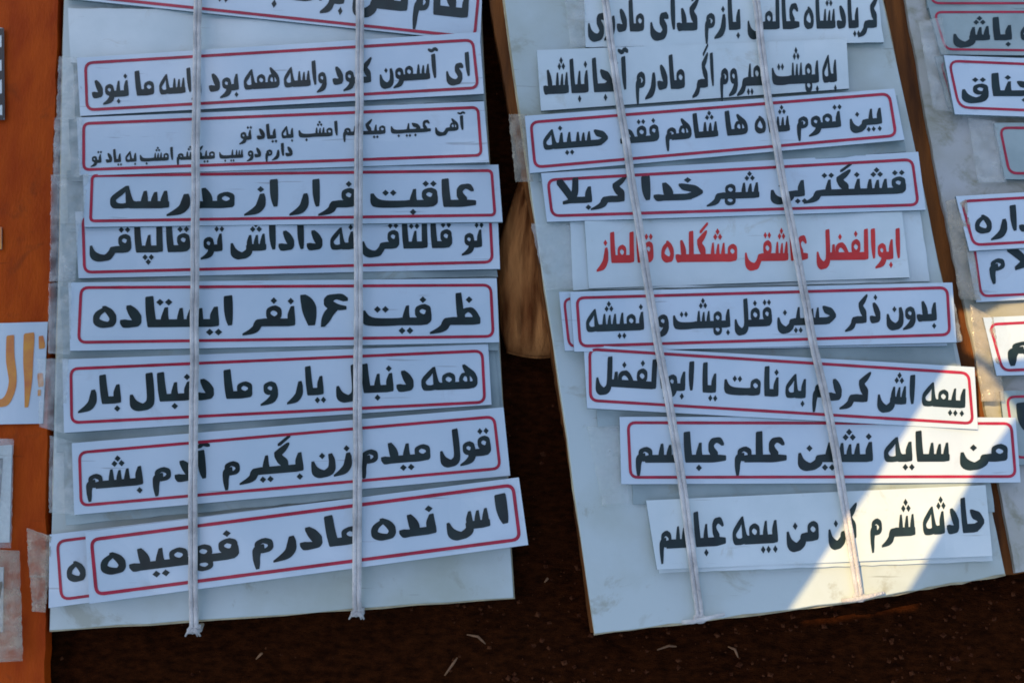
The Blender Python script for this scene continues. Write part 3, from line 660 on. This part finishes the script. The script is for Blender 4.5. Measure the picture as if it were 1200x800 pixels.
tape('tape_strip', [(1136, 356), (1164, 372), (1178, 470), (1150, 470)], Q + .008, 'dull crumpled tape beside the sunlit sticker at right border', 'tape', M['sleeve'], 98, .002, 'tape on the right board')
tape('tape_strip', [(1112, 340), (1119, 356), (1128, 400), (1116, 402)], K + .0075, 'short tape on the end of the framed sticker below red lettering', 'tape', M['tape'], 99, .001, 'tape on the slanted board')

tape('tape_strip', [(655, -60), (683, -60), (687, 55), (668, 56)], K + .0045, 'vertical clear tape at the left end of the topmost narrow lettered sticker', 'tape', M['tape'], 101, .0012, 'tape on the slanted board')
tape('tape_strip', [(688, 500), (728, 498), (738, 590), (706, 592)], K + .0012, 'dull clear tape residue left of the half sunlit sticker', 'tape', M['tape'], 102, .0008, 'tape on the slanted board')
tape('tape_strip', [(622, 262), (668, 262), (684, 338), (640, 340)], K + .0012, 'clear tape residue left of the red lettered sticker', 'tape', M['tape'], 103, .0006, 'tape on the slanted board')

# ------------------------------------------------------------ cords
def cord(pts, hs, label, wpx=5.4, knot='bow', zb=ZL):
    root = empty('tying_cord'); tag(root, label, 'cord', 'white cords tied round the boards')
    path = []; xe0 = pts[-1][0] * 1.37; sp = spline([(x, y, h) for (x, y), h in zip(pts, hs)], 10)
    for i, (x, y, h) in enumerate(sp):
        path.append(U(x + 1.1 * noise.noise(Vector((y * .02, xe0, 0))), y, h))
    xe, ye = pts[-1]; e = path[-1]
    path += [e + Vector((.0002, -.0028, -.004)), e + Vector((.0004, -.003, -.010)), e + Vector((.0004, .002, -.0145))]
    r = wpx * .00068
    for k, off in enumerate((-.47, .47)):              # two strands side by side
        pp = [p + Vector((off * r * 1.0, 0, 0)) for p in path]
        tube('strand', pp, [r * .52 * (1 + .22 * noise.noise(Vector((i * .6, k * 5, xe)))) for i in range(len(pp))], M['cord'], root, flat=.8, sides=8)
    kc = U(xe, ye + 2.5, hs[-1] - .001)
    kp = []
    if knot == 'bow':
        for k in range(22):
            a = k / 21 * 4.6 * math.pi; kp.append(kc + Vector((.0040 * math.cos(a), .0026 * math.sin(a * 1.3), .0018 * math.sin(a * .5) - .001)))
        tube('knot', kp, .0017, M['cord'], root, sides=6)
        for sx, ln in ((-1, .0075), (1, .0055), (.4, .008)):
            tube('loose_end', [kc, kc + Vector((sx * ln * .5, -.001, .001)), kc + Vector((sx * ln * .9, -.0055, -.002))], [.0014, .0011, .0007], M['cord'], root, sides=6)
    else:
        for k in range(18):
            a = k / 17 * 4 * math.pi; kp.append(kc + Vector((.0040 * math.cos(a), .0022 * math.sin(a), .001 * math.sin(a * .5))))
        tube('knot', kp, .0016, M['cord'], root, sides=6)
        tube('loose_end', [kc + Vector((-.014, -.0025, .001)), kc + Vector((-.006, -.002, .002)), kc + Vector((.006, .0005, .002)), kc + Vector((.019, .0035, .001))],
             [.0016, .0019, .0018, .0012], M['cord'], root, flat=.8, sides=7)
    return root
cord([(233, -60), (232, 0), (230, 120), (229, 230), (228, 370), (227, 480), (226, 590), (226.5, 690), (227, 734)],
     [L + .012, L + .012, L + .015, L + .015, L + .013, L + .012, L + .0135, L + .010, L + .003], 'left cord of the left board, ending in a frayed knot')
cord([(422, -60), (422, 0), (421, 120), (420, 230), (420, 370), (419, 480), (419, 590), (418, 690), (419, 714)],
     [L + .012, L + .012, L + .015, L + .015, L + .013, L + .012, L + .0135, L + .010, L + .003], 'right cord of the left board, ending in a small lump knot')
cord([(699, -60), (709, 0), (724, 105), (741, 214), (759, 330), (771, 400), (786, 480), (800, 570), (812, 660), (820, 722)],
     [K + .010, K + .010, K + .012, K + .012, K + .012, K + .013, K + .012, K + .010, K + .009, K + .003], 'left cord of the slanted board, ending at a short cross bar', 5.0, 'bar', ZM)
cord([(876, -60), (886, 0), (899, 105), (918, 214), (940, 330), (953, 400), (971, 480), (986, 570), (998, 640), (1007, 697)],
     [K + .010, K + .010, K + .012, K + .012, K + .012, K + .013, K + .012, K + .010, K + .009, K + .003], 'right cord of the slanted board, its lower end in sunlight', 5.0, 'bar', ZM)

# ------------------------------------------------------------ added tarpaulin, unseen overhead, cut to shade the boards and pass the sun patches
HT = 1.0
def up(px, py, z):
    p = U(px, py, z); t = (HT - z) / SUN.z; return Vector((p.x + SUN.x * t, p.y + SUN.y * t))
hole1 = [up(*q) for q in ((1113, 424, K + .008), (1150, 424, K + .008), (1197, 482, K + .006), (1141, 557, K + .006), (1101, 631, K + .005), (1066, 692, K), (1061, 700, K), (922, 720, K), (929, 709, K), (961, 660, K + .003), (1024, 565, K + .006), (1068, 493, K + .008))]  # openings traced back along the sun from the wanted lit patch
hole2 = [up(*q) for q in ((1117, 352, K + .006), (1150, 364, Q + .008), (1172, 352, Q + .008), (1300, 330, Q + .008), (1300, 404, Q + .008), (1210, 420, Q + .009), (1165, 424, Q + .009), (1124, 400, K + .006))]
cx, cy = SUN.x / SUN.z * HT, SUN.y / SUN.z * HT
out = [Vector((cx + a, cy + b)) for a, b in ((-.60, -.36), (.58, -.36), (.58, .41), (-.60, .41))]
vs = out + hole1 + hole2; es = []; o = 0
for lp in (out, hole1, hole2):
    es += [(o + i, o + (i + 1) % len(lp)) for i in range(len(lp))]; o += len(lp)
vo, eo, fo, _, _, _ = geometry.delaunay_2d_cdt(vs, es, [], 0, 1e-6)
def inside(p, poly):
    c = False
    for i in range(len(poly)):
        a, b = poly[i], poly[i - 1]
        if (a.y > p.y) != (b.y > p.y) and p.x < (b.x - a.x) * (p.y - a.y) / (b.y - a.y) + a.x: c = not c
    return c
keep = []
for fc in fo:
    m_ = sum((vo[i] for i in fc), Vector((0, 0))) / len(fc)
    if inside(m_, out) and not inside(m_, hole1) and not inside(m_, hole2): keep.append(tuple(fc))
ta = mesh('added_shade_tarp', [(p.x, p.y, HT) for p in vo], keep, M['tarp'])
sm = ta.modifiers.new('thickness', 'SOLIDIFY'); sm.thickness = .002
tag(ta, 'added unseen dark blue tarpaulin overhead, holes shaped to place the sun patches', 'tarpaulin')
